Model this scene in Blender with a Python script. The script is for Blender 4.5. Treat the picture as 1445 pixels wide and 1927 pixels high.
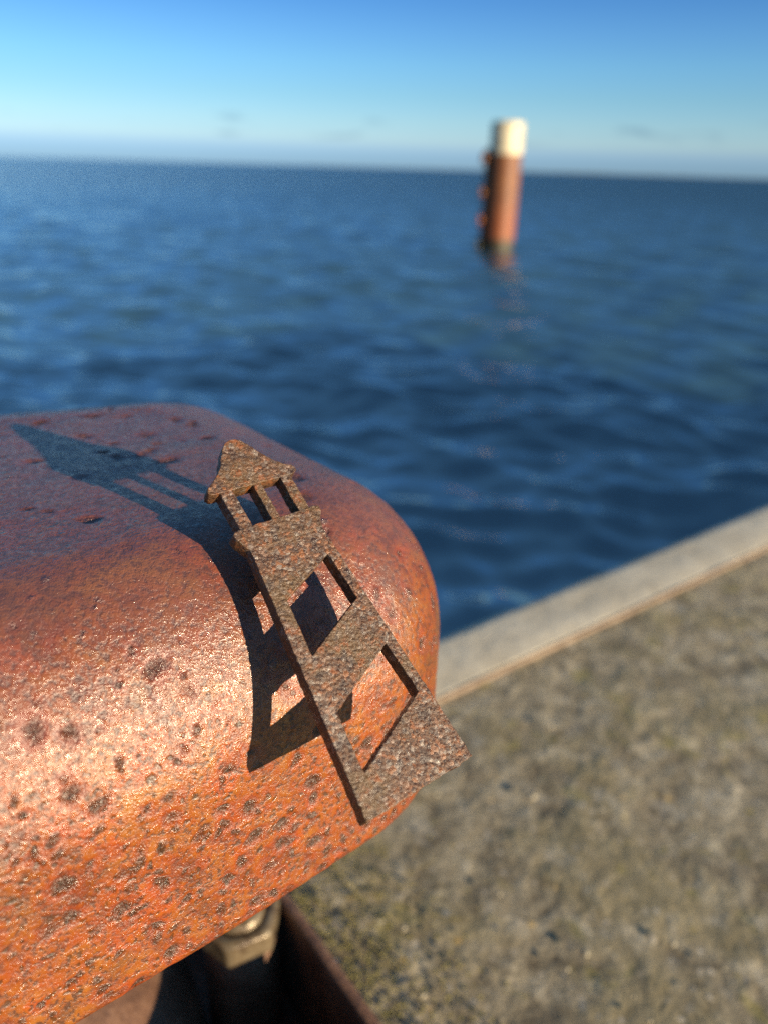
import bpy, bmesh, math, random
import numpy as np
from mathutils import Vector, Matrix

for o in list(bpy.data.objects): bpy.data.objects.remove(o)
SC = bpy.context.scene
COL = SC.collection
R = math.radians
ZC = 0.42                                   # camera height above the quay surface (z = 0), metres

# ------------------------------------------------------------------ camera
PITCH, ROLL = R(24.81), R(1.74)
fw = Vector((0, math.cos(PITCH), -math.sin(PITCH)))
r0 = Vector((1, 0, 0)); u0 = r0.cross(fw)
right = r0*math.cos(ROLL) + u0*math.sin(ROLL)
up = -r0*math.sin(ROLL) + u0*math.cos(ROLL)
cd = bpy.data.cameras.new('camera')
cd.sensor_fit = 'VERTICAL'; cd.sensor_height = 36; cd.lens = 1400/1927*36
cd.clip_start = 0.01; cd.clip_end = 60000
cd.dof.use_dof = True; cd.dof.focus_distance = 0.181; cd.dof.aperture_fstop = 7.8
cam = bpy.data.objects.new('camera', cd); COL.objects.link(cam)
m = Matrix((right, up, -fw)).transposed().to_4x4(); m.translation = (0, 0, ZC)
cam.matrix_world = m
SC.camera = cam

# ------------------------------------------------------------------ sky, sun, exposure
SUN_AZ, SUN_EL = R(127.0), R(10.4)           # clockwise from +Y
world = bpy.data.worlds.new('World'); SC.world = world; world.use_nodes = True
wn, wl = world.node_tree.nodes, world.node_tree.links
bg = wn['Background']
sky = wn.new('ShaderNodeTexSky'); sky.sky_type = 'NISHITA'; sky.sun_disc = False
sky.sun_elevation = SUN_EL; sky.sun_rotation = SUN_AZ
sky.altitude = 0; sky.air_density = 1.0; sky.dust_density = 0.2; sky.ozone_density = 3.0
# the model sky is tinted by height above the horizon
def wnode(t, **k):
    n = wn.new(t)
    for a, b in k.items(): setattr(n, a, b)
    return n
geo = wnode('ShaderNodeTexCoord'); sx = wnode('ShaderNodeSeparateXYZ'); wl.new(geo.outputs['Generated'], sx.inputs[0])
mr = wnode('ShaderNodeMapRange'); mr.inputs['From Min'].default_value = 0; mr.inputs['From Max'].default_value = .6
wl.new(sx.outputs[2], mr.inputs['Value'])
cr = wnode('ShaderNodeValToRGB'); el = cr.color_ramp.elements
SKY = [(0, (.51, .92, 2.05)), (.06, (.54, .94, 2.05)), (.105, (.68, 1.02, 2.0)), (.15, (.90, 1.18, 1.85)), (.248, (.90, 1.18, 1.65)),
       (.386, (.79, 1.12, 1.48)), (.545, (.71, 1.10, 1.49)), (.698, (.60, .98, 1.45)), (.845, (.48, .85, 1.36)), (1, (.44, .80, 1.30))]
while len(el) < len(SKY): el.new(1)
SKY = [(p/3, c) for p, c in SKY]+[(.55, (.78, 1.18, 1.50)), (1, (1.22, 1.60, 1.62))]  # upper stops, above the view, lifted to brighten the sky reflected in the water
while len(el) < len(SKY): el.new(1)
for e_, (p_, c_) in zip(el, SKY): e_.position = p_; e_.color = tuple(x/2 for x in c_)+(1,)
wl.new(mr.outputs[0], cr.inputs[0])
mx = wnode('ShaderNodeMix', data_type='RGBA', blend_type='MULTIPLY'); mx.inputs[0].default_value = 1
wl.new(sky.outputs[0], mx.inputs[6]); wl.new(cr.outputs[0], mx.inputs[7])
# a few faint grey cloud wisps low over the horizon
mp = wnode('ShaderNodeMapping'); mp.inputs['Scale'].default_value = (1, 1, 4.5); wl.new(geo.outputs['Generated'], mp.inputs[0])
nz = wnode('ShaderNodeTexNoise'); nz.inputs['Scale'].default_value = 11; nz.inputs['Detail'].default_value = 4; wl.new(mp.outputs[0], nz.inputs['Vector'])
cm = wnode('ShaderNodeMapRange', interpolation_type='SMOOTHSTEP'); cm.inputs['From Min'].default_value = .56; cm.inputs['From Max'].default_value = .74
wl.new(nz.outputs['Fac'], cm.inputs['Value'])
b1 = wnode('ShaderNodeMapRange', interpolation_type='SMOOTHSTEP'); b1.inputs['From Min'].default_value = .02; b1.inputs['From Max'].default_value = .035; wl.new(sx.outputs[2], b1.inputs['Value'])
b2 = wnode('ShaderNodeMapRange', interpolation_type='SMOOTHSTEP'); b2.inputs['From Min'].default_value = .062; b2.inputs['From Max'].default_value = .045; wl.new(sx.outputs[2], b2.inputs['Value'])
m1 = wnode('ShaderNodeMath', operation='MULTIPLY'); wl.new(b1.outputs[0], m1.inputs[0]); wl.new(b2.outputs[0], m1.inputs[1])
m2 = wnode('ShaderNodeMath', operation='MULTIPLY'); wl.new(m1.outputs[0], m2.inputs[0]); wl.new(cm.outputs[0], m2.inputs[1])
m3 = wnode('ShaderNodeMath', operation='MULTIPLY'); wl.new(m2.outputs[0], m3.inputs[0]); m3.inputs[1].default_value = .8
cl = wnode('ShaderNodeMix', data_type='RGBA', blend_type='MULTIPLY'); wl.new(m3.outputs[0], cl.inputs[0])
wl.new(mx.outputs[2], cl.inputs[6]); cl.inputs[7].default_value = (.62, .66, .74, 1)
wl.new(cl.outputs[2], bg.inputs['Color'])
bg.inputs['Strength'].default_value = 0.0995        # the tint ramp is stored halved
sd = bpy.data.lights.new('sun', 'SUN'); sd.energy = 5.0; sd.angle = R(0.53); sd.color = (1.0, 0.83, 0.58)
sun = bpy.data.objects.new('sun', sd); COL.objects.link(sun)
sdir = Vector((math.sin(SUN_AZ)*math.cos(SUN_EL), math.cos(SUN_AZ)*math.cos(SUN_EL), math.sin(SUN_EL)))
sun.rotation_euler = sdir.to_track_quat('Z', 'Y').to_euler(); sun.location = sdir*20
vs = SC.view_settings
vs.view_transform = 'Standard'; vs.look = 'None'; vs.exposure = 1.4; vs.gamma = 1; vs.use_curve_mapping = False
SC.cycles.use_denoising = False
SC.cycles.max_bounces = 4
SC.cycles.use_adaptive_sampling = True; SC.cycles.adaptive_threshold = .014

# ------------------------------------------------------------------ helpers
def tag(o, label=None, cat=None, group=None, kind=None):
    for k, v in (('label', label), ('category', cat), ('group', group), ('kind', kind)):
        if v: o[k] = v
    return o

def link(name, me, mat=None, parent=None, smooth=True):
    o = bpy.data.objects.new(name, me); COL.objects.link(o)
    if mat: me.materials.append(mat)
    if parent: o.parent = parent
    if smooth and len(me.polygons): me.polygons.foreach_set('use_smooth', [True]*len(me.polygons))
    return o

def mesh_np(name, v, faces):
    me = bpy.data.meshes.new(name)
    v = np.asarray(v, np.float32); f = np.asarray(faces, np.int32)
    n, k = f.shape
    me.vertices.add(len(v)); me.vertices.foreach_set('co', v.ravel())
    me.loops.add(n*k); me.loops.foreach_set('vertex_index', f.ravel())
    me.polygons.add(n); me.polygons.foreach_set('loop_start', np.arange(0, n*k, k, dtype=np.int32))
    me.update(calc_edges=True); me.validate()
    return me

def grid_faces(nr, nc, wrap=False):
    c = nc if wrap else nc-1
    i, j = np.meshgrid(np.arange(nr-1), np.arange(c), indexing='ij')
    a = i*nc+j; b = i*nc+(j+1) % nc
    return np.stack([a, b, b+nc, a+nc], -1).reshape(-1, 4)

def empty(name, loc):
    o = bpy.data.objects.new(name, None); COL.objects.link(o); o.location = loc; o.empty_display_size = .02
    return o

def part(name, me, mat, parent, smooth=True):
    # mesh data is in world metres: shift it into the parent's frame
    me.transform(Matrix.Translation(-Vector(parent.location)))
    return link(name, me, mat, parent, smooth)

class NT:
    def __init__(s, name, rough=.5):
        s.mat = bpy.data.materials.new(name); s.mat.use_nodes = True
        s.t = s.mat.node_tree; s.n = s.t.nodes; s.l = s.t.links
        s.b = s.n['Principled BSDF']; s.b.inputs['Roughness'].default_value = rough
        s.out = s.n['Material Output']
        s.co = s.n.new('ShaderNodeTexCoord').outputs['Object']
    def put(s, sock, v):
        if v is None: return
        if hasattr(v, 'is_output'): s.l.new(v, sock)
        else: sock.default_value = v
    def map(s, scale=(1, 1, 1), vec=None, rot=(0, 0, 0)):
        nd = s.n.new('ShaderNodeMapping'); s.l.new(vec or s.co, nd.inputs[0])
        nd.inputs['Scale'].default_value = scale; nd.inputs['Rotation'].default_value = rot
        return nd.outputs[0]
    def noise(s, scale, detail=4, rough=.55, dist=0, vec=None, col=False):
        nd = s.n.new('ShaderNodeTexNoise'); s.l.new(vec or s.co, nd.inputs['Vector'])
        nd.inputs['Scale'].default_value = scale; nd.inputs['Detail'].default_value = detail
        nd.inputs['Roughness'].default_value = rough; nd.inputs['Distortion'].default_value = dist
        return nd.outputs['Color' if col else 'Fac']
    def voro(s, scale, vec=None, feature='F1', rnd=1):
        nd = s.n.new('ShaderNodeTexVoronoi'); nd.feature = feature; s.l.new(vec or s.co, nd.inputs['Vector'])
        nd.inputs['Scale'].default_value = scale; nd.inputs['Randomness'].default_value = rnd
        return nd.outputs['Distance'], nd.outputs['Color']
    def math(s, op, a, b=None, c=None, clamp=False):
        nd = s.n.new('ShaderNodeMath'); nd.operation = op; nd.use_clamp = clamp
        s.put(nd.inputs[0], a); s.put(nd.inputs[1], b); s.put(nd.inputs[2], c)
        return nd.outputs[0]
    def rng(s, v, a, b, c=0., d=1., smooth=True):
        nd = s.n.new('ShaderNodeMapRange'); nd.interpolation_type = 'SMOOTHSTEP' if smooth else 'LINEAR'
        s.put(nd.inputs['Value'], v)
        for k, x in zip(('From Min', 'From Max', 'To Min', 'To Max'), (a, b, c, d)): s.put(nd.inputs[k], x)
        return nd.outputs['Result']
    def ramp(s, fac, stops, interp='LINEAR'):
        nd = s.n.new('ShaderNodeValToRGB'); nd.color_ramp.interpolation = interp
        e = nd.color_ramp.elements
        while len(e) > len(stops): e.remove(e[-1])
        while len(e) < len(stops): e.new(1)
        for k, (p, c) in zip(e, stops): k.position = p; k.color = tuple(c)+(1,)
        s.put(nd.inputs[0], fac)
        return nd.outputs[0]
    def mix(s, f, a, b, mode='MIX'):
        nd = s.n.new('ShaderNodeMix'); nd.data_type = 'RGBA'; nd.blend_type = mode
        s.put(nd.inputs[0], f)
        s.put(nd.inputs[6], a if hasattr(a, 'is_output') else tuple(a)+(1,)); s.put(nd.inputs[7], b if hasattr(b, 'is_output') else tuple(b)+(1,))
        return nd.outputs[2]
    def vadd(s, a, b):
        nd = s.n.new('ShaderNodeVectorMath'); nd.operation = 'ADD'; s.put(nd.inputs[0], a); s.put(nd.inputs[1], b); return nd.outputs[0]
    def vscale(s, a, k):
        nd = s.n.new('ShaderNodeVectorMath'); nd.operation = 'SCALE'; s.put(nd.inputs[0], a); s.put(nd.inputs['Scale'], k); return nd.outputs[0]
    def vsub(s, a, b):
        nd = s.n.new('ShaderNodeVectorMath'); nd.operation = 'SUBTRACT'; s.put(nd.inputs[0], a); s.put(nd.inputs[1], b); return nd.outputs[0]
    def warp(s, scale, amt):
        return s.vadd(s.co, s.vscale(s.vsub(s.noise(scale, 3, col=True), (.5, .5, .5)), amt))
    def bump(s, h, dist, strength=1, normal=None):
        nd = s.n.new('ShaderNodeBump'); nd.inputs['Distance'].default_value = dist; nd.inputs['Strength'].default_value = strength
        s.put(nd.inputs['Height'], h); s.put(nd.inputs['Normal'], normal)
        return nd.outputs[0]
    def displace(s, h, scale=1., method='BOTH'):
        nd = s.n.new('ShaderNodeDisplacement'); nd.inputs['Midlevel'].default_value = 0; nd.inputs['Scale'].default_value = scale
        s.put(nd.inputs['Height'], h); s.l.new(nd.outputs[0], s.out.inputs['Displacement'])
        s.mat.displacement_method = method
    def done(s, col=None, rough=None, normal=None, metal=None, spec=None):
        s.put(s.b.inputs['Base Color'], col if (col is None or hasattr(col, 'is_output')) else tuple(col)+(1,))
        s.put(s.b.inputs['Roughness'], rough); s.put(s.b.inputs['Normal'], normal); s.put(s.b.inputs['Metallic'], metal)
        s.put(s.b.inputs['Specular IOR Level'], spec)
        return s.mat

# ------------------------------------------------------------------ materials
def mat_bollard():
    t = NT('rusted_cast_steel')
    def sepc(c):
        n = t.n.new('ShaderNodeSeparateColor'); t.l.new(c, n.inputs[0]); return n.outputs
    big = t.noise(24, 3, .6, .7)
    mid = t.noise(110, 4, .65, .5)
    fine = t.noise(620, 3, .7, .3)
    grain = t.noise(2400, 2, .7)
    tz = t.n.new('ShaderNodeSeparateXYZ'); t.l.new(t.co, tz.inputs[0])
    dens = t.math('ADD', t.noise(30, 2, .6, .5), t.rng(tz.outputs[2], .255, .328, .12, -.62))   # the lower flank stays wet and pits most
    # rust pits in three sizes, clustered and frayed
    wob = t.vscale(t.vsub(t.noise(70, 2, col=True), (0.4926, 0.4038, 0.1951)), .010)
    fray = t.vscale(t.vsub(t.noise(520, 3, .65, col=True), (0.4926, 0.4038, 0.1951)), .0019)
    w = t.vadd(t.vadd(t.co, wob), fray)
    def pits(scale, base, var, lo, hi, dk):
        d, c = t.voro(scale, w); k = sepc(c)
        keep = t.rng(t.math('MULTIPLY_ADD', dens, dk, k[0]), lo, hi)
        sz = t.math('MULTIPLY_ADD', k[1], var, base)
        p = t.math('MULTIPLY', t.math('SUBTRACT', 1., t.rng(d, t.math('MULTIPLY', sz, .45), t.math('MULTIPLY', sz, 1.2))), keep)
        h = t.math('MULTIPLY', t.math('SUBTRACT', 1., t.rng(d, t.math('MULTIPLY', sz, .9), t.math('MULTIPLY', sz, 2.0))), keep)
        return p, h
    p1, h1 = pits(150, .22, .24, .60, .76, 1.0)
    p2, h2 = pits(250, .21, .24, .70, .86, .8)
    p3, h3 = pits(480, .22, .25, .80, .95, .6)
    pit = t.math('MAXIMUM', p1, t.math('MULTIPLY', p2, .9)); halo = t.math('MAXIMUM', h1, t.math('MULTIPLY', h2, .6))
    col = t.ramp(t.math('MULTIPLY_ADD', mid, .65, t.math('MULTIPLY', big, .35)), [
        (.33, (0.0472, 0.0098, 0.0012)), (.42, (0.1035, 0.0201, 0.0015)), (.49, (0.1695, 0.0372, 0.0023)), (.55, (0.1576, 0.0420, 0.0035)), (.66, (0.2118, 0.0711, 0.0078))])
    col = t.mix(t.rng(t.noise(60, 4, .65, .9), .52, .63, 0, .85), col, (0.2217, 0.0355, 0.0012))
    col = t.mix(t.rng(t.noise(34, 4, .65, .6), .53, .66, 0, .65), col, (0.0768, 0.0292, 0.0094))
    col = t.mix(t.rng(t.noise(85, 3, .6, .5), .58, .70, 0, .5), col, (0.2217, 0.0848, 0.0125))
    col = t.mix(t.rng(fine, .52, .66, 0, .5), col, (0.2217, 0.0727, 0.0101))
    col = t.mix(t.rng(fine, .49, .38, 0, .85), col, (0.0335, 0.0088, 0.0023))
    col = t.mix(t.math('MULTIPLY', halo, .55), col, (0.1823, 0.0226, 0.0015))
    col = t.mix(t.math('MULTIPLY', p3, .75), col, (0.0295, 0.0138, 0.0046))
    col = t.mix(t.math('MULTIPLY', pit, t.rng(grain, .35, .62, .62, .97)), col, (0.0217, 0.0121, 0.0050))
    # the crown is mixed to a darker, browner colour than the flanks, by height
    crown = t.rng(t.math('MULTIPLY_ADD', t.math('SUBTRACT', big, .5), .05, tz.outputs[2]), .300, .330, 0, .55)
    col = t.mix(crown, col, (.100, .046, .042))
    # tiny lichen flecks
    d3, c3 = t.voro(60); k3 = sepc(c3)
    fl = t.math('MULTIPLY', t.math('LESS_THAN', d3, .05), t.math('GREATER_THAN', k3[0], .95))
    col = t.mix(fl, col, (0.2365, 0.1938, 0.0058))
    # coarse relief moves the surface, fine relief is bump
    hc = t.math('MULTIPLY', t.math('SUBTRACT', big, .5), .0014)
    hc = t.math('ADD', hc, t.math('MULTIPLY', mid, .0006)); hc = t.math('ADD', hc, t.math('MULTIPLY', p1, -.00065))
    t.displace(hc, method='DISPLACEMENT')
    hf = t.math('MULTIPLY', pit, -.0004)
    for f, a in ((p3, -.00018), (fine, .00050), (grain, .00016)):
        hf = t.math('ADD', hf, t.math('MULTIPLY', f, a))
    hf = t.math('ADD', hf, t.math('MULTIPLY', t.math('MULTIPLY', pit, fine), .0012))
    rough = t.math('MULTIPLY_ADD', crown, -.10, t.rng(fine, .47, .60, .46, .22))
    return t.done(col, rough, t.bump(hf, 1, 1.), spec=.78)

def mat_plate():
    t = NT('rusted_laser_cut_steel')
    n1 = t.noise(760, 4, .7); n2 = t.noise(2400, 3, .75); n3 = t.noise(38, 4, .6, .4); n4 = t.noise(260, 4, .7, .2)
    d, c = t.voro(950, t.warp(1200, .0006))
    sep = t.n.new('ShaderNodeSeparateColor'); t.l.new(c, sep.inputs[0])
    col = t.ramp(t.math('MULTIPLY_ADD', n1, .5, t.math('MULTIPLY', n2, .5)), [
        (.36, (0.0126, 0.0049, 0.0022)), (.46, (0.0414, 0.0156, 0.0058)), (.52, (0.0684, 0.0271, 0.0094)), (.59, (0.0954, 0.0418, 0.0151)), (.70, (0.1530, 0.0779, 0.0324))])
    col = t.mix(t.rng(n3, .46, .58, 0, .75), col, (0.0765, 0.0410, 0.0122))
    col = t.mix(t.rng(n4, .54, .64, 0, .85), col, (0.1485, 0.0426, 0.0065))
    col = t.mix(t.rng(n4, .47, .37, 0, .7), col, (0.0234, 0.0115, 0.0065))
    fleck = t.rng(sep.outputs[0], .66, .72)
    col = t.mix(t.math('MULTIPLY', fleck, t.rng(n3, .56, .42, .30, .85)), col, t.ramp(sep.outputs[1], [(0, (0.1800, 0.0615, 0.0130)), (.45, (.150, .120, .100)), (.7, (0.0270, 0.0123, 0.0072)), (1, (.230, .185, .150))]))
    h = t.math('ADD', t.math('MULTIPLY', n1, .00034), t.math('MULTIPLY', n2, .00028))
    h = t.math('ADD', h, t.math('MULTIPLY', t.math('SUBTRACT', 1, t.rng(d, 0, .7)), .00022))
    h = t.math('ADD', h, t.math('MULTIPLY', n4, .00025))
    return t.done(col, t.math('MULTIPLY_ADD', fleck, -.16, t.rng(n2, .3, .7, .40, .58)), t.bump(h, 1, .9), spec=.6)

def mat_rust_dark():
    t = NT('dark_brown_rust')
    n1 = t.noise(60, 5, .6, .3); n2 = t.noise(400, 4, .7)
    col = t.ramp(t.math('MULTIPLY_ADD', n1, .6, t.math('MULTIPLY', n2, .4)), [(.32, (0.0432, 0.0212, 0.0128)), (.5, (0.1080, 0.0533, 0.0304)), (.66, (0.1728, 0.0980, 0.0600))])
    h = t.math('ADD', t.math('MULTIPLY', n1, .002), t.math('MULTIPLY', n2, .0007))
    return t.done(col, .5, t.bump(h, 1, .8))

def mat_nut():
    t = NT('worn_galvanised_steel')
    n1 = t.noise(140, 4, .6); n2 = t.noise(700, 3, .6)
    col = t.ramp(n1, [(.35, (0.0602, 0.0389, 0.0242)), (.5, (0.1339, 0.0972, 0.0573)), (.68, (0.1875, 0.1490, 0.0965))])
    return t.done(col, .36, t.bump(t.math('ADD', t.math('MULTIPLY', n1, .0008), t.math('MULTIPLY', n2, .0003)), 1, .6), metal=.35)

def mat_concrete():
    t = NT('weathered_mossy_concrete', .9)
    n1 = t.noise(9, 3, .6, .5); n2 = t.noise(40, 4, .68, .5); n3 = t.noise(260, 3, .72); n4 = t.noise(85, 3, .65, .4)
    d, c = t.voro(150, t.warp(160, .004))
    sep = t.n.new('ShaderNodeSeparateColor'); t.l.new(c, sep.inputs[0])
    col = t.ramp(t.math('MULTIPLY_ADD', n2, .68, t.math('MULTIPLY', n3, .32)), [
        (.38, (0.0927, 0.0697, 0.0400)), (.46, (0.1945, 0.1553, 0.0951)), (.54, (0.2768, 0.2251, 0.1434)), (.63, (0.4488, 0.3775, 0.2619))])
    col = t.mix(t.rng(n1, .46, .62, 0, .55), col, (0.2244, 0.1771, 0.0827))
    col = t.mix(t.rng(t.noise(26, 3, .65, .6), .56, .68, 0, .55), col, (0.2319, 0.1916, 0.0496))
    col = t.mix(t.rng(t.noise(13, 3, .6, .5), .54, .68, 0, .6), col, (0.1272, 0.0988, 0.0620))
    col = t.mix(t.rng(n4, .60, .72, 0, .35), col, (0.5535, 0.4646, 0.3446))
    col = t.mix(t.rng(t.noise(30, 4, .65, .4), .56, .68, 0, .4), col, (.40, .36, .29))       # scuffed pale patches
    col = t.mix(t.rng(t.noise(55, 3, .6, .3), .66, .72, 0, .8), col, (.34, .24, .05))       # yellow lichen
    stone = t.math('MULTIPLY', t.math('SUBTRACT', 1, t.rng(d, .2, .42)), t.rng(sep.outputs[0], .78, .86))
    col = t.mix(t.math('MULTIPLY', stone, .7), col, t.ramp(sep.outputs[1], [(0, (0.4488, 0.3630, 0.2481)), (.55, (0.3590, 0.3049, 0.2344)), (.8, (0.5984, 0.5372, 0.4412)), (1, (0.4488, 0.2614, 0.0414))]))
    h = t.math('ADD', t.math('MULTIPLY', n1, .005), t.math('MULTIPLY', n2, .0022))
    h = t.math('ADD', h, t.math('MULTIPLY', n4, .0010)); h = t.math('ADD', h, t.math('MULTIPLY', stone, .0005))
    t.displace(h, method='DISPLACEMENT')
    return t.done(col, .88, t.bump(n3, .0007, 1.))

def mat_coping():
    t = NT('smooth_pale_concrete', .8)
    n1 = t.noise(14, 5, .65, .5); n2 = t.noise(120, 5, .7); n3 = t.noise(38, 4, .6, .6)
    col = t.ramp(t.math('MULTIPLY_ADD', n1, .75, t.math('MULTIPLY', n2, .25)), [(.34, (0.3785, 0.3202, 0.2268)), (.5, (0.4706, 0.4055, 0.2970)), (.66, (0.5422, 0.4802, 0.3672))])
    col = t.mix(t.rng(n3, .58, .70, 0, .55), col, (0.2251, 0.1921, 0.1404))
    col = t.mix(t.rng(t.noise(7, 4, .6, .4), .52, .70, 0, .5), col, (0.3274, 0.2668, 0.1836))
    return t.done(col, .8, t.bump(t.math('ADD', t.math('MULTIPLY', n1, .003), t.math('MULTIPLY', n2, .0004)), 1, .8))

def mat_water():
    t = NT('harbour_sea_water', .08)
    # ripples too small for the mesh tilt the shading normal directly
    n1 = t.vsub(t.noise(2.2, 3, .6, .2, vec=t.map((1, 1.5, 1)), col=True), (0.625, 0.625, 0.625))
    n2 = t.vsub(t.noise(6.5, 3, .6, .2, vec=t.map((1, 1.4, 1)), col=True), (0.625, 0.625, 0.625))
    ln = t.n.new('ShaderNodeVectorMath'); ln.operation = 'LENGTH'; t.l.new(t.co, ln.inputs[0])
    off = t.rng(t.math('LOGARITHM', ln.outputs['Value'], 10.), 1.4, 2.2, 1., 3.2)      # rougher offshore than in the lee of the quay
    tilt = t.vscale(t.vadd(t.vscale(n1, .40), t.vscale(n2, .30)), off)
    vm = t.n.new('ShaderNodeVectorMath'); vm.operation = 'MULTIPLY'; t.l.new(tilt, vm.inputs[0]); vm.inputs[1].default_value = (1, 1, 0)
    gm = t.n.new('ShaderNodeNewGeometry')
    nn = t.n.new('ShaderNodeVectorMath'); nn.operation = 'NORMALIZE'; t.l.new(t.vadd(gm.outputs['Normal'], vm.outputs[0]), nn.inputs[0])
    t.b.inputs['IOR'].default_value = 3.0
    col = (.022, .056, .078)
    return t.done(col, .09, nn.outputs[0])

def mat_pile_rust():
    t = NT('rusted_pile_steel')
    n1 = t.noise(1.8, 5, .6, .4); n2 = t.noise(9, 4, .65)
    z = t.n.new('ShaderNodeSeparateXYZ'); t.l.new(t.co, z.inputs[0])
    n2 = t.math('MULTIPLY_ADD', t.noise(7, 3, .6, vec=t.map((1, 1, .12))), .7, t.math('MULTIPLY', n2, .3))
    col = t.ramp(t.math('MULTIPLY_ADD', n1, .5, t.math('MULTIPLY', n2, .5)), [(.32, (0.0694, 0.0188, 0.0035)), (.5, (0.1249, 0.0382, 0.0066)), (.66, (0.1595, 0.0589, 0.0117))])
    col = t.mix(t.rng(z.outputs[2], 1.7, .7, 0, .6), col, (0.1802, 0.0365, 0.0033))
    col = t.mix(t.rng(t.math('ADD', z.outputs[2], t.math('MULTIPLY', n1, .4)), .62, .42), col, (0.0209, 0.0165, 0.0028))
    return t.done(col, .6, t.bump(n2, .02, .6))

def mat_pile_white():
    t = NT('weathered_white_paint')
    n1 = t.noise(4, 4, .6)
    col = t.ramp(t.noise(2.2, 5, .65, .5), [(.3, (0.2080, 0.1690, 0.0975)), (.45, (0.3900, 0.3315, 0.2145)), (.6, (0.4680, 0.4030, 0.2730)), (.8, (0.5200, 0.4680, 0.3380))])
    return t.done(col, .5, t.bump(n1, .01, .4))

def mat_plain(name, stops, scale, rough=.8):
    t = NT(name, rough)
    n1 = t.noise(scale, 4, .6)
    return t.done(t.ramp(n1, stops), rough, t.bump(n1, 1/scale*.2, .5))

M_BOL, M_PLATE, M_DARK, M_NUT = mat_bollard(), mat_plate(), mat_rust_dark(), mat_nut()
M_CON, M_COP, M_WAT, M_PILE, M_WHITE = mat_concrete(), mat_coping(), mat_water(), mat_pile_rust(), mat_pile_white()
M_EDGE = mat_plain('rusty_steel_edge', [(.3, (.075, .042, .022)), (.5, (.12, .075, .042)), (.7, (.19, .13, .08))], 60, .6)
M_SHORE = mat_plain('distant_land', [(.3, (.05, .06, .04)), (.7, (.09, .09, .06))], .004, .9)
M_MOSS = mat_plain('yellow_green_moss', [(.3, (.08, .068, .018)), (.55, (.13, .11, .025)), (.75, (.18, .15, .05))], 300, .9)
M_GRIT = mat_plain('pale_grit', [(.3, (.20, .165, .10)), (.7, (.30, .26, .19))], 120, .7)

# ------------------------------------------------------------------ sea
def build_sea():
    ZW = ZC-2.2
    rng = np.random.default_rng(11)
    na, nr = 470, 1300
    az = np.radians(np.linspace(-92, 92, na))
    rr = np.concatenate([[.25], np.geomspace(.6, 30000, nr)])
    A, RR = np.meshgrid(az, rr)
    X, Y = RR*np.sin(A), RR*np.cos(A)
    sp = np.gradient(RR, axis=0)
    Z = np.zeros_like(X); DX = np.zeros_like(X); DY = np.zeros_like(X)
    for k in range(90):
        lam = math.exp(rng.uniform(math.log(.32), math.log(3.6)))
        th = rng.normal(R(62), R(34))                     # travel direction, measured from +X
        amp = .0066*lam**.62*rng.uniform(.5, 1.2)
        ph = rng.uniform(0, 6.283); K = 2*math.pi/lam
        fade = np.clip((lam/np.maximum(sp, RR*.0068)-2.5)/3, 0, 1)
        arg = K*(X*math.cos(th)+Y*math.sin(th))+ph
        Z += fade*amp*np.sin(arg)
        DX += fade*amp*.7*math.cos(th)*np.cos(arg); DY += fade*amp*.7*math.sin(th)*np.cos(arg)
    v = np.stack([X+DX, Y+DY, Z+ZW], -1).reshape(-1, 3)
    # water stays outside the quay: the wall hides what runs under it
    me = mesh_np('sea_water', v, grid_faces(len(rr), na)[:, ::-1])
    tag(link('sea_water', me, M_WAT), 'open blue sea with short choppy waves', kind='structure')
    # far shore along the horizon
    P, F = [], []
    n = 160
    hs = np.abs(np.cumsum(rng.normal(0, 1, n))); hs = 4+9*(hs/hs.max())*np.hanning(n)
    for i in range(n):
        a = R(-6+46*i/(n-1)); 
        for d, z in ((9000, ZW-1), (9040, ZW+hs[i]), (9700, ZW+hs[i]*1.05), (9760, ZW-1)):
            P.append((d*math.sin(a), d*math.cos(a), z))
    tag(link('far_shore', mesh_np('far_shore', P, grid_faces(n, 4)), M_SHORE), 'low dark strip of land on the horizon', kind='structure')
build_sea()

# ------------------------------------------------------------------ quay
QA = R(36.2)
def quay(e, q, z): return (e*math.cos(QA)+q*math.sin(QA), e*math.sin(QA)-q*math.cos(QA), z)

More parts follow.
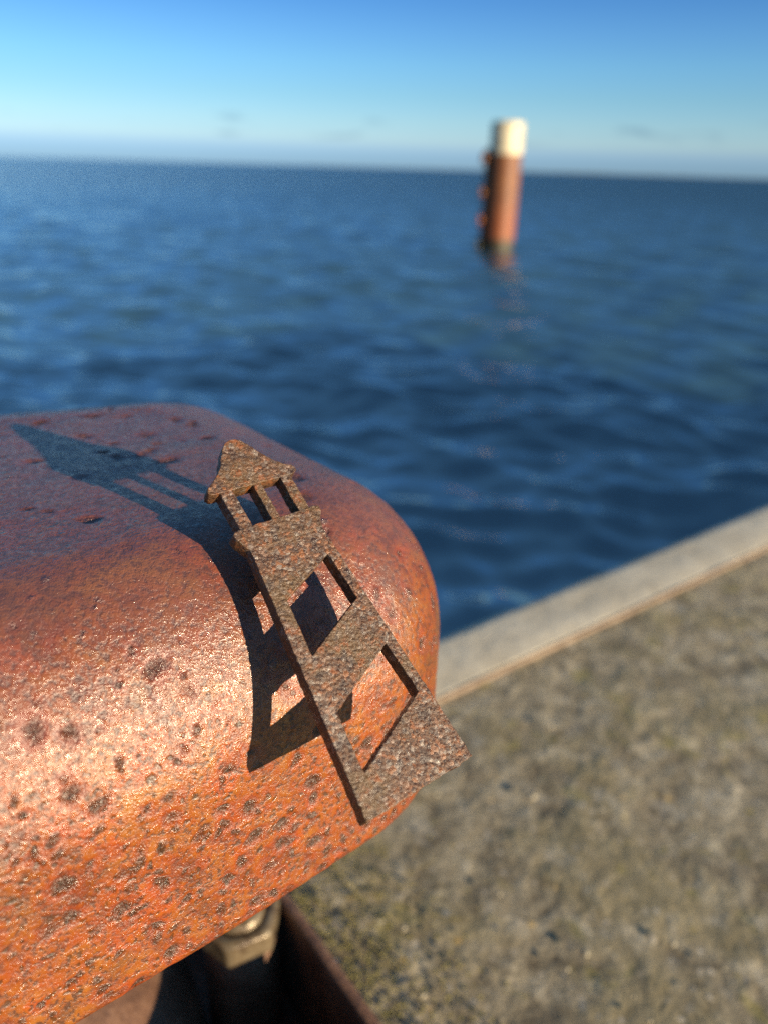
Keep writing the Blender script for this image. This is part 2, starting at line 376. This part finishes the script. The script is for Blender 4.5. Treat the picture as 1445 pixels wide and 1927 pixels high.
def build_quay():
    def axis(lo, a, b, hi, fine, coarse):
        return np.unique(np.concatenate([np.linspace(lo, a, coarse), np.arange(a, b, fine), np.linspace(b, hi, coarse)]))
    es = axis(-8, -.25, 1.35, 9, .0028, 40); qs = axis(-.389, -.3889, .32, 7, .0028, 40)
    Ee, Qq = np.meshgrid(es, qs)
    x = Ee*math.cos(QA)+Qq*math.sin(QA); y = Ee*math.sin(QA)-Qq*math.cos(QA)
    v = np.stack([x, y, np.full_like(x, -.0075)], -1).reshape(-1, 3)
    tag(link('quay_pavement', mesh_np('quay_pavement', v, grid_faces(len(qs), len(es))[:, ::-1]), M_CON), 'rough grey brown concrete quay surface with moss and lichen', kind='structure')
    # coping strip: rounded, slightly raised edge, then the wall down to the water
    prof = [(-.3918, -.03), (-.3918, .0005), (-.3922, .0010), (-.395, .0014), (-.42, .0016), (-.450, .0016), (-.4585, .0013), (-.4612, 0), (-.4622, -.003), (-.4625, -.02), (-.4625, -.22)]
    n = 400; rnd = random.Random(4)
    es = np.linspace(-8, 9, n); V = []
    wob = np.convolve(np.random.default_rng(2).normal(0, 1, n+8), np.ones(5)/5, 'same')[:n]
    for i, e in enumerate(es):
        for k, (q, z) in enumerate(prof): V.append(quay(e, q+(.0006*wob[i] if k < 4 else .001*wob[-i]), z+.0005*wob[(i*7) % n]))
    tag(link('quay_coping', mesh_np('quay_coping', V, grid_faces(n, len(prof))), M_COP), 'smooth pale coping strip along the quay edge', kind='structure')
    V = []
    for i, e in enumerate(es):
        for q, z in ((-.3889, -.03), (-.3890, .0008), (-.3895, .0015), (-.3908, .0015), (-.3917, .0010), (-.3917, -.03)): V.append(quay(e, q+.0006*wob[i], z+.0004*wob[(i*5) % n]))
    tag(link('edge_angle', mesh_np('edge_angle', V, grid_faces(n, 6)), M_EDGE), 'thin rusty steel angle between quay concrete and coping', kind='structure')
    prof = [(-.44, -.2), (-.44, -3.5), (-.2, -3.5)]
    V = [quay(e, q, z) for e in (-8, 9) for q, z in prof]
    tag(link('quay_wall', mesh_np('quay_wall', V, grid_faces(2, 3)), M_COP, smooth=False), 'vertical quay wall dropping into the water', kind='structure')
build_quay()

# ------------------------------------------------------------------ mooring bollard
HEAD = (0.04738, 0.08559, -0.1814, 0.09545, 0.09151, -0.26381, -0.1658, -0.33025, -0.18549, 0.005, 0.00824, -0.37547, 0.66002, 0.0, 0.04016, 0.002, 0.04818)
BA = HEAD[12]
bE = np.array([math.cos(BA), math.sin(BA)]); bQ = np.array([math.sin(BA), -math.cos(BA)])
def bol(e, q, z): return (e*bE[0]+q*bQ[0], e*bE[1]+q*bQ[1], z+ZC)

def plan_curve(poly, rc, fine):
    """closed convex outline with rounded corners: points, outward normals, spaced about `fine` where the photo looks"""
    poly = np.array(poly, float)
    A = .5*np.sum(poly[:, 0]*np.roll(poly[:, 1], -1)-poly[:, 1]*np.roll(poly[:, 0], -1))
    if A < 0: poly = poly[::-1]
    k = len(poly); P, N = [], []
    for i in range(k):
        p0, p1, p2 = poly[i-1], poly[i], poly[(i+1) % k]
        d0, d1 = p1-p0, p2-p1
        a0 = math.atan2(-d0[0], d0[1]); a1 = math.atan2(-d1[0], d1[1])
        while a1 < a0: a1 += 2*math.pi
        m = max(4, int((a1-a0)*.056/fine))
        for t in np.linspace(0, 1, m):
            an = a0+(a1-a0)*t; P.append(p1+rc*np.array([math.cos(an), math.sin(an)])); N.append((math.cos(an), math.sin(an)))
        L = np.linalg.norm(d1); nn = np.array([math.cos(a1), math.sin(a1)])
        s = 0
        while True:
            q = p1+d1*s/L
            st = fine if (q[0] > -.19 and q[1] > -.42) else .006
            s += st
            if s > L-st*.6: break
            P.append(p1+d1*s/L+rc*nn); N.append(nn)
    return np.array(P), np.array(N)

def build_bollard():
    Rr, h, qf, ee, e2, q2, e3, q3, zb, rb, rc, q4, ang, tp, c1, c2, Rz = HEAD
    root = empty('mooring_bollard', bol(-.12, -.25, -ZC))
    tag(root, 'large rusty orange mooring bollard with a wide rounded head bolted to the quay', 'bollard')
    poly = [(-.35, qf), (ee-c1, qf), (ee, qf-c2), (e2, q2), (e3, q3), (-.35, q4)]
    P, N = plan_curve(poly, rc, .0010)
    n = len(P); c = np.array([-.12, -.262])
    rings = []
    for s in np.linspace(.004, 1, 130)[:-1]**.8:
        rings.append((c+(P-c)*s, -h))
    for x in np.linspace(0, math.pi/2, 72): rings.append((P+Rr*math.sin(x)*N, -h-Rz+Rz*math.cos(x)))
    for z in np.linspace(-h-Rz, zb+rb, 52)[1:-1]: rings.append((P+Rr*N, z))
    for x in np.linspace(0, math.pi/2, 9): rings.append((P+(Rr-rb+rb*math.cos(x))*N, zb+rb-rb*math.sin(x)))
    for s in (.9, .7, .4, .004): rings.append((c+(P-c)*s, zb))
    V = np.concatenate([np.concatenate([eq[:, :1]*bE+eq[:, 1:]*bQ, np.full((n, 1), z+ZC)], 1) for eq, z in rings])
    # orientation: outline runs ccw in (e,q), which is mirrored in world, so flip
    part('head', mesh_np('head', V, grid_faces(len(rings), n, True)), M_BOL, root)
    # stem: waisted oval column flaring into the foot
    V = []
    prof = [(.11, zb+.01), (.105, -.21), (.105, -.25), (.115, -.29), (.135, -.32), (.165, -.347), (.18, -.37), (.185, -.42)]
    na = 96
    for r, z in prof:
        for k in range(na):
            a = 2*math.pi*k/na; V.append(bol(-.09+(r-.012)*math.cos(a), -.255+r*.58*math.sin(a), z))
    part('stem', mesh_np('stem', V, grid_faces(len(prof), na, True)), M_DARK, root)
    # foot: shallow tray, its raised rim shaped to keep the floor in shade
    def prism(name, e0, e1, q0, q1, z0, z1, bev, mat):
        bm = bmesh.new()
        vs = [bm.verts.new(bol(e, q, z)) for e in (e0, e1) for q in (q0, q1) for z in (z0, z1)]
        for f in ((0, 1, 3, 2), (4, 6, 7, 5), (0, 4, 5, 1), (2, 3, 7, 6), (0, 2, 6, 4), (1, 5, 7, 3)): bm.faces.new([vs[i] for i in f])
        bmesh.ops.recalc_face_normals(bm, faces=bm.faces)
        bmesh.ops.bevel(bm, geom=bm.edges[:], offset=bev, segments=3, profile=.5, affect='EDGES')
        me = bpy.data.meshes.new(name); bm.to_mesh(me); bm.free()
        return part(name, me, mat, root)
    prism('foot_plate', -.41, .1287, -.372, -.118, -.43, -.414, .002, M_DARK)
    prism('foot_shade_rim', .1222, .1282, -.372, -.119, -.424, -.339, .002, M_DARK)
    prism('foot_shade_rim', -.42, .1275, -.136, -.1195, -.425, -.327, .003, M_DARK)  # unseen front wall, added and raised to shade the tray and nut
    prism('foot_shade_rim', -.42, .1275, -.371, -.360, -.425, -.3398, .003, M_DARK)
    # hex nut, washer and stud end
    ne, nq, zt = NUT
    def hexring(r, z, a0=0, m=6, sub=1):
        out = []
        for k in range(m*sub):
            a = a0+2*math.pi*k/(m*sub); out.append((ne+r*math.cos(a), nq+r*math.sin(a), z))
        return out
    m = 36
    def hexr(a, rc_):                                     # hexagon radius at angle a
        x = (a) % (math.pi/3)-math.pi/6
        return rc_*math.cos(math.pi/6)/math.cos(x)
    V = []
    AF = .0208
    lev = [(zt-.0125, 1, 1e9), (zt-.0035, 1, 1e9), (zt-.0015, 1, AF*.965), (zt, 1, AF*.90), (zt, .66, 1e9), (zt-.004, .60, 1e9), (zt-.01, .58, 1e9)]
    for z, s, lim in lev:
        for k in range(m):
            a = 2*math.pi*k/m+NUT_A; rad = min(hexr(a-NUT_A, AF), lim) if s == 1 else AF*.9*s
            V.append(bol(ne+rad*math.cos(a), nq+rad*math.sin(a), z))
    nut = part('nut', mesh_np('nut', V, grid_faces(len(lev), m, True)), M_NUT, root, smooth=False)
    V = []
    lev = [(zt-.07, .0125), (zt+.002, .0125), (zt+.0035, .0114), (zt+.004, .008), (zt+.0041, .0004)]
    for z, r in lev:
        for k in range(m): V.append(bol(ne+r*math.cos(2*math.pi*k/m), nq+r*math.sin(2*math.pi*k/m), z))
    B = []
    for z, r in ((-.42, .019), (zt-.016, .018), (zt-.0122, .0165), (zt-.0122, .0005)):
        for k in range(m): B.append(bol(ne+r*math.cos(2*math.pi*k/m), nq+r*math.sin(2*math.pi*k/m), z))
    part('bolt_boss', mesh_np('bolt_boss', B, grid_faces(4, m, True)), M_DARK, root)
    me = mesh_np('stud', V, grid_faces(len(lev), m, True)); me.transform(Matrix.Translation(-Vector(root.location)))
    link('stud', me, M_NUT, nut)
    return root
NUT, NUT_A = (.1005, -.235, -.331), R(10)
bollard = build_bollard()

# ------------------------------------------------------------------ lighthouse cut from rusty plate
LK = .957
LO = Vector((0.010989735*LK, 0.128534661*LK, -0.128626395*LK+ZC))
LR = Matrix(((0.7663723, -0.5169286, 0.3813900), (0.6420406, 0.5965864, -0.4815273), (0.0213831, 0.6138970, 0.7890964)))
TH = .0046*LK
def build_lighthouse():
    rnd = random.Random(8)
    root = empty('lighthouse_cutout', (0, 0, 0))
    mw = LR.to_4x4(); mw.translation = LO; root.matrix_world = mw
    tag(root, 'small rusty steel lighthouse silhouette with diagonal slots leaning on the bollard head', 'lighthouse ornament')
    def rough(pts, step=.7, amp=.07):
        out = []; k = len(pts)
        for i in range(k):
            a, b = Vector(pts[i]), Vector(pts[(i+1) % k]); L = (b-a).length; m_ = max(1, int(L/step))
            nrm = Vector((-(b-a).y, (b-a).x))/max(L, 1e-6)
            for j in range(m_):
                p = a.lerp(b, j/m_)
                out.append(p+nrm*rnd.gauss(0, amp if j else amp*.3))
        return out
    def plate(name, outline, holes=(), inset=0.):
        cu = bpy.data.curves.new(name, 'CURVE'); cu.dimensions = '2D'; cu.fill_mode = 'BOTH'
        bv = .00022
        cu.extrude = TH/2-inset-bv; cu.bevel_depth = bv; cu.bevel_resolution = 2; cu.offset = -bv
        for loop in (outline,)+tuple(holes):
            pts = rough(loop)
            sp = cu.splines.new('POLY'); sp.points.add(len(pts)-1); sp.use_cyclic_u = True
            for q, p in zip(sp.points, pts): q.co = (p.x*.001*LK, p.y*.001*LK, 0, 1)
        tmp = bpy.data.objects.new('tmp', cu); COL.objects.link(tmp)
        bpy.context.view_layer.update()
        me = bpy.data.meshes.new_from_object(tmp.evaluated_get(bpy.context.evaluated_depsgraph_get()))
        bpy.data.objects.remove(tmp); bpy.data.curves.remove(cu)
        me.transform(Matrix.Translation((0, 0, -TH/2))); me.name = name; me.materials.clear()
        o = link(name, me, M_PLATE, root, smooth=False)
        return o
    tower = [(-16.3, 0), (10.4, 0), (10.6, -.35), (11.6, -.3), (12, 0), (15.9, .05), (10.9, 69.4), (-10.5, 69.6)]
    hole1 = [(8.4, 61.0), (9.6, 47.3), (-9.1, 38.4), (-8.1, 53.4)]
    hole2 = [(10.4, 33.6), (11.65, 19.5), (-11.4, 9.3), (-10.3, 24.0)]
    plate('tower', tower, (hole1, hole2), .00008)
    # round magnet behind the tower that holds it off the curved head
    V = []
    for r, z in ((.0042, -TH+.0004), (.0043, -TH-.0068), (.0040, -TH-.0071), (.0002, -TH-.0071)):
        for k in range(28): V.append((-.0014+r*math.cos(2*math.pi*k/28), .0602+r*math.sin(2*math.pi*k/28), z))
    link('magnet', mesh_np('magnet', V, grid_faces(4, 28, True)), M_DARK, root)
    plate('gallery', [(-10.3, 68.2), (-12.4, 71.7), (-12.9, 73.9), (-12.2, 74.6), (-10.4, 74.95), (10.0, 74.9), (11.5, 75.2), (13.2, 74.7), (13.3, 73.2), (12.0, 71.4), (10.9, 68.2)])
    plate('lantern_post', [(-10.4, 74.0), (-6.75, 74.0), (-7.2, 87.2), (-10.7, 87.2)], (), .00012)
    plate('lantern_post', [(-.95, 74.0), (1.4, 74.0), (1.15, 87.2), (-1.25, 87.2)], (), .00012)
    plate('lantern_post', [(7.3, 74.0), (10.5, 74.0), (10.3, 87.2), (7.05, 87.2)], (), .00012)
    plate('roof', [(-13.1, 88.3), (-11.8, 89.2), (-9.2, 91.1), (-7.4, 92.9), (-6.0, 95.5), (-4.4, 98.1), (-3.0, 99.6), (-1.3, 100.4), (.5, 100.4), (1.9, 99.7), (3.3, 97.9), (4.9, 95.3), (6.5, 93.1), (8.4, 90.9), (10.5, 89.3), (12.1, 88.7), (12.8, 87.6), (12.7, 86.7), (11.6, 86.0), (10.5, 85.8), (-11.0, 85.9), (-13.0, 86.0), (-13.6, 87.0)])
build_lighthouse()

# ------------------------------------------------------------------ pile standing in the water
def build_pile():
    x, y, zw = 3.245, 24.33, ZC-2.2
    root = empty('mooring_pile', (x, y, zw))
    tag(root, 'tall rusty steel mooring pile with white painted top standing in the sea', 'mooring pile')
    def lathe(name, prof, mat, parent, n=48, cx=0, cy=0, axis=None):
        V = []
        for r, z in prof:
            for k in range(n):
                a = 2*math.pi*k/n; V.append((cx+r*math.cos(a), cy+r*math.sin(a), z))
        return link(name, mesh_np(name, V, grid_faces(len(prof), n, True)), mat, parent)
    RP = .47; HT = 3.52; HC = 2.66
    lathe('shaft', [(RP, -3), (RP, .6), (RP, 1.5), (RP, HC)], M_PILE, root)
    lathe('painted_cap', [(RP+.004, HC-.002), (RP+.004, HT-.06), (RP-.02, HT-.015), (RP-.06, HT), (.001, HT+.01)], M_WHITE, root)
    # upright fender rail behind the mooring pins on the left
    bm = bmesh.new(); bmesh.ops.create_cube(bm, size=1)
    for v in bm.verts: v.co = Vector((-(RP+.045)+v.co.x*.15, -.06+v.co.y*.22, .95+v.co.z*3.7))
    bmesh.ops.bevel(bm, geom=bm.edges[:], offset=.02, segments=2, affect='EDGES')
    me = bpy.data.meshes.new('fender_rail'); bm.to_mesh(me); bm.free(); link('fender_rail', me, M_PILE, root)
    # mooring pins sticking out to the left
    for z in (.12, .85, 1.62, 2.55):
        dirv = Vector((-1, -.12, 0)).normalized(); side = Vector((0, 0, 1)).cross(dirv)
        V = []; n = 20
        prof = [(RP-.1, .11), (RP+.16, .11), (RP+.165, .17), (RP+.21, .175), (RP+.225, .14), (RP+.23, .001)]
        for d, r in prof:
            for k in range(n):
                a = 2*math.pi*k/n; V.append(dirv*d+side*(r*math.cos(a))+Vector((0, 0, z+r*math.sin(a))))
        link('mooring_pin', mesh_np('mooring_pin', V, grid_faces(len(prof), n, True)), M_PILE, root)
build_pile()

# ------------------------------------------------------------------ moss and grit beside the bollard foot
def build_ground_cover():
    rnd = random.Random(3)
    def blobs(name, pts, mat, label):
        bm = bmesh.new()
        for (x, y, z, s, fl) in pts:
            r = bmesh.ops.create_icosphere(bm, subdivisions=1, radius=s)
            for v in r['verts']:
                v.co = Vector((x, y, z))+Vector((v.co.x*rnd.uniform(.7, 1.3), v.co.y*rnd.uniform(.7, 1.3), v.co.z*fl*rnd.uniform(.7, 1.3)))
        me = bpy.data.meshes.new(name); bm.to_mesh(me); bm.free()
        tag(link(name, me, mat), label, kind='stuff')
    P = []
    for _ in range(1600):
        e = .150+abs(rnd.gauss(0, .035)); q = rnd.uniform(-.37, -.10); x, y, _z = bol(e, q, 0)
        P.append((x, y, -.0010, rnd.uniform(.0004, .0013), .5))
    blobs('moss', P, M_MOSS, 'yellow green moss creeping along the bollard foot')
    P = []
    for _ in range(45):
        e = .15+abs(rnd.gauss(0, .13)); q = rnd.uniform(-.38, .02); x, y, _z = bol(e, q, 0)
        P.append((x, y, .0002, rnd.uniform(.0008, .0026)*(1.6 if rnd.random() < .08 else 1), .35))
    blobs('grit', P, M_GRIT, 'pale grit and tiny shells scattered on the quay concrete')
build_ground_cover()
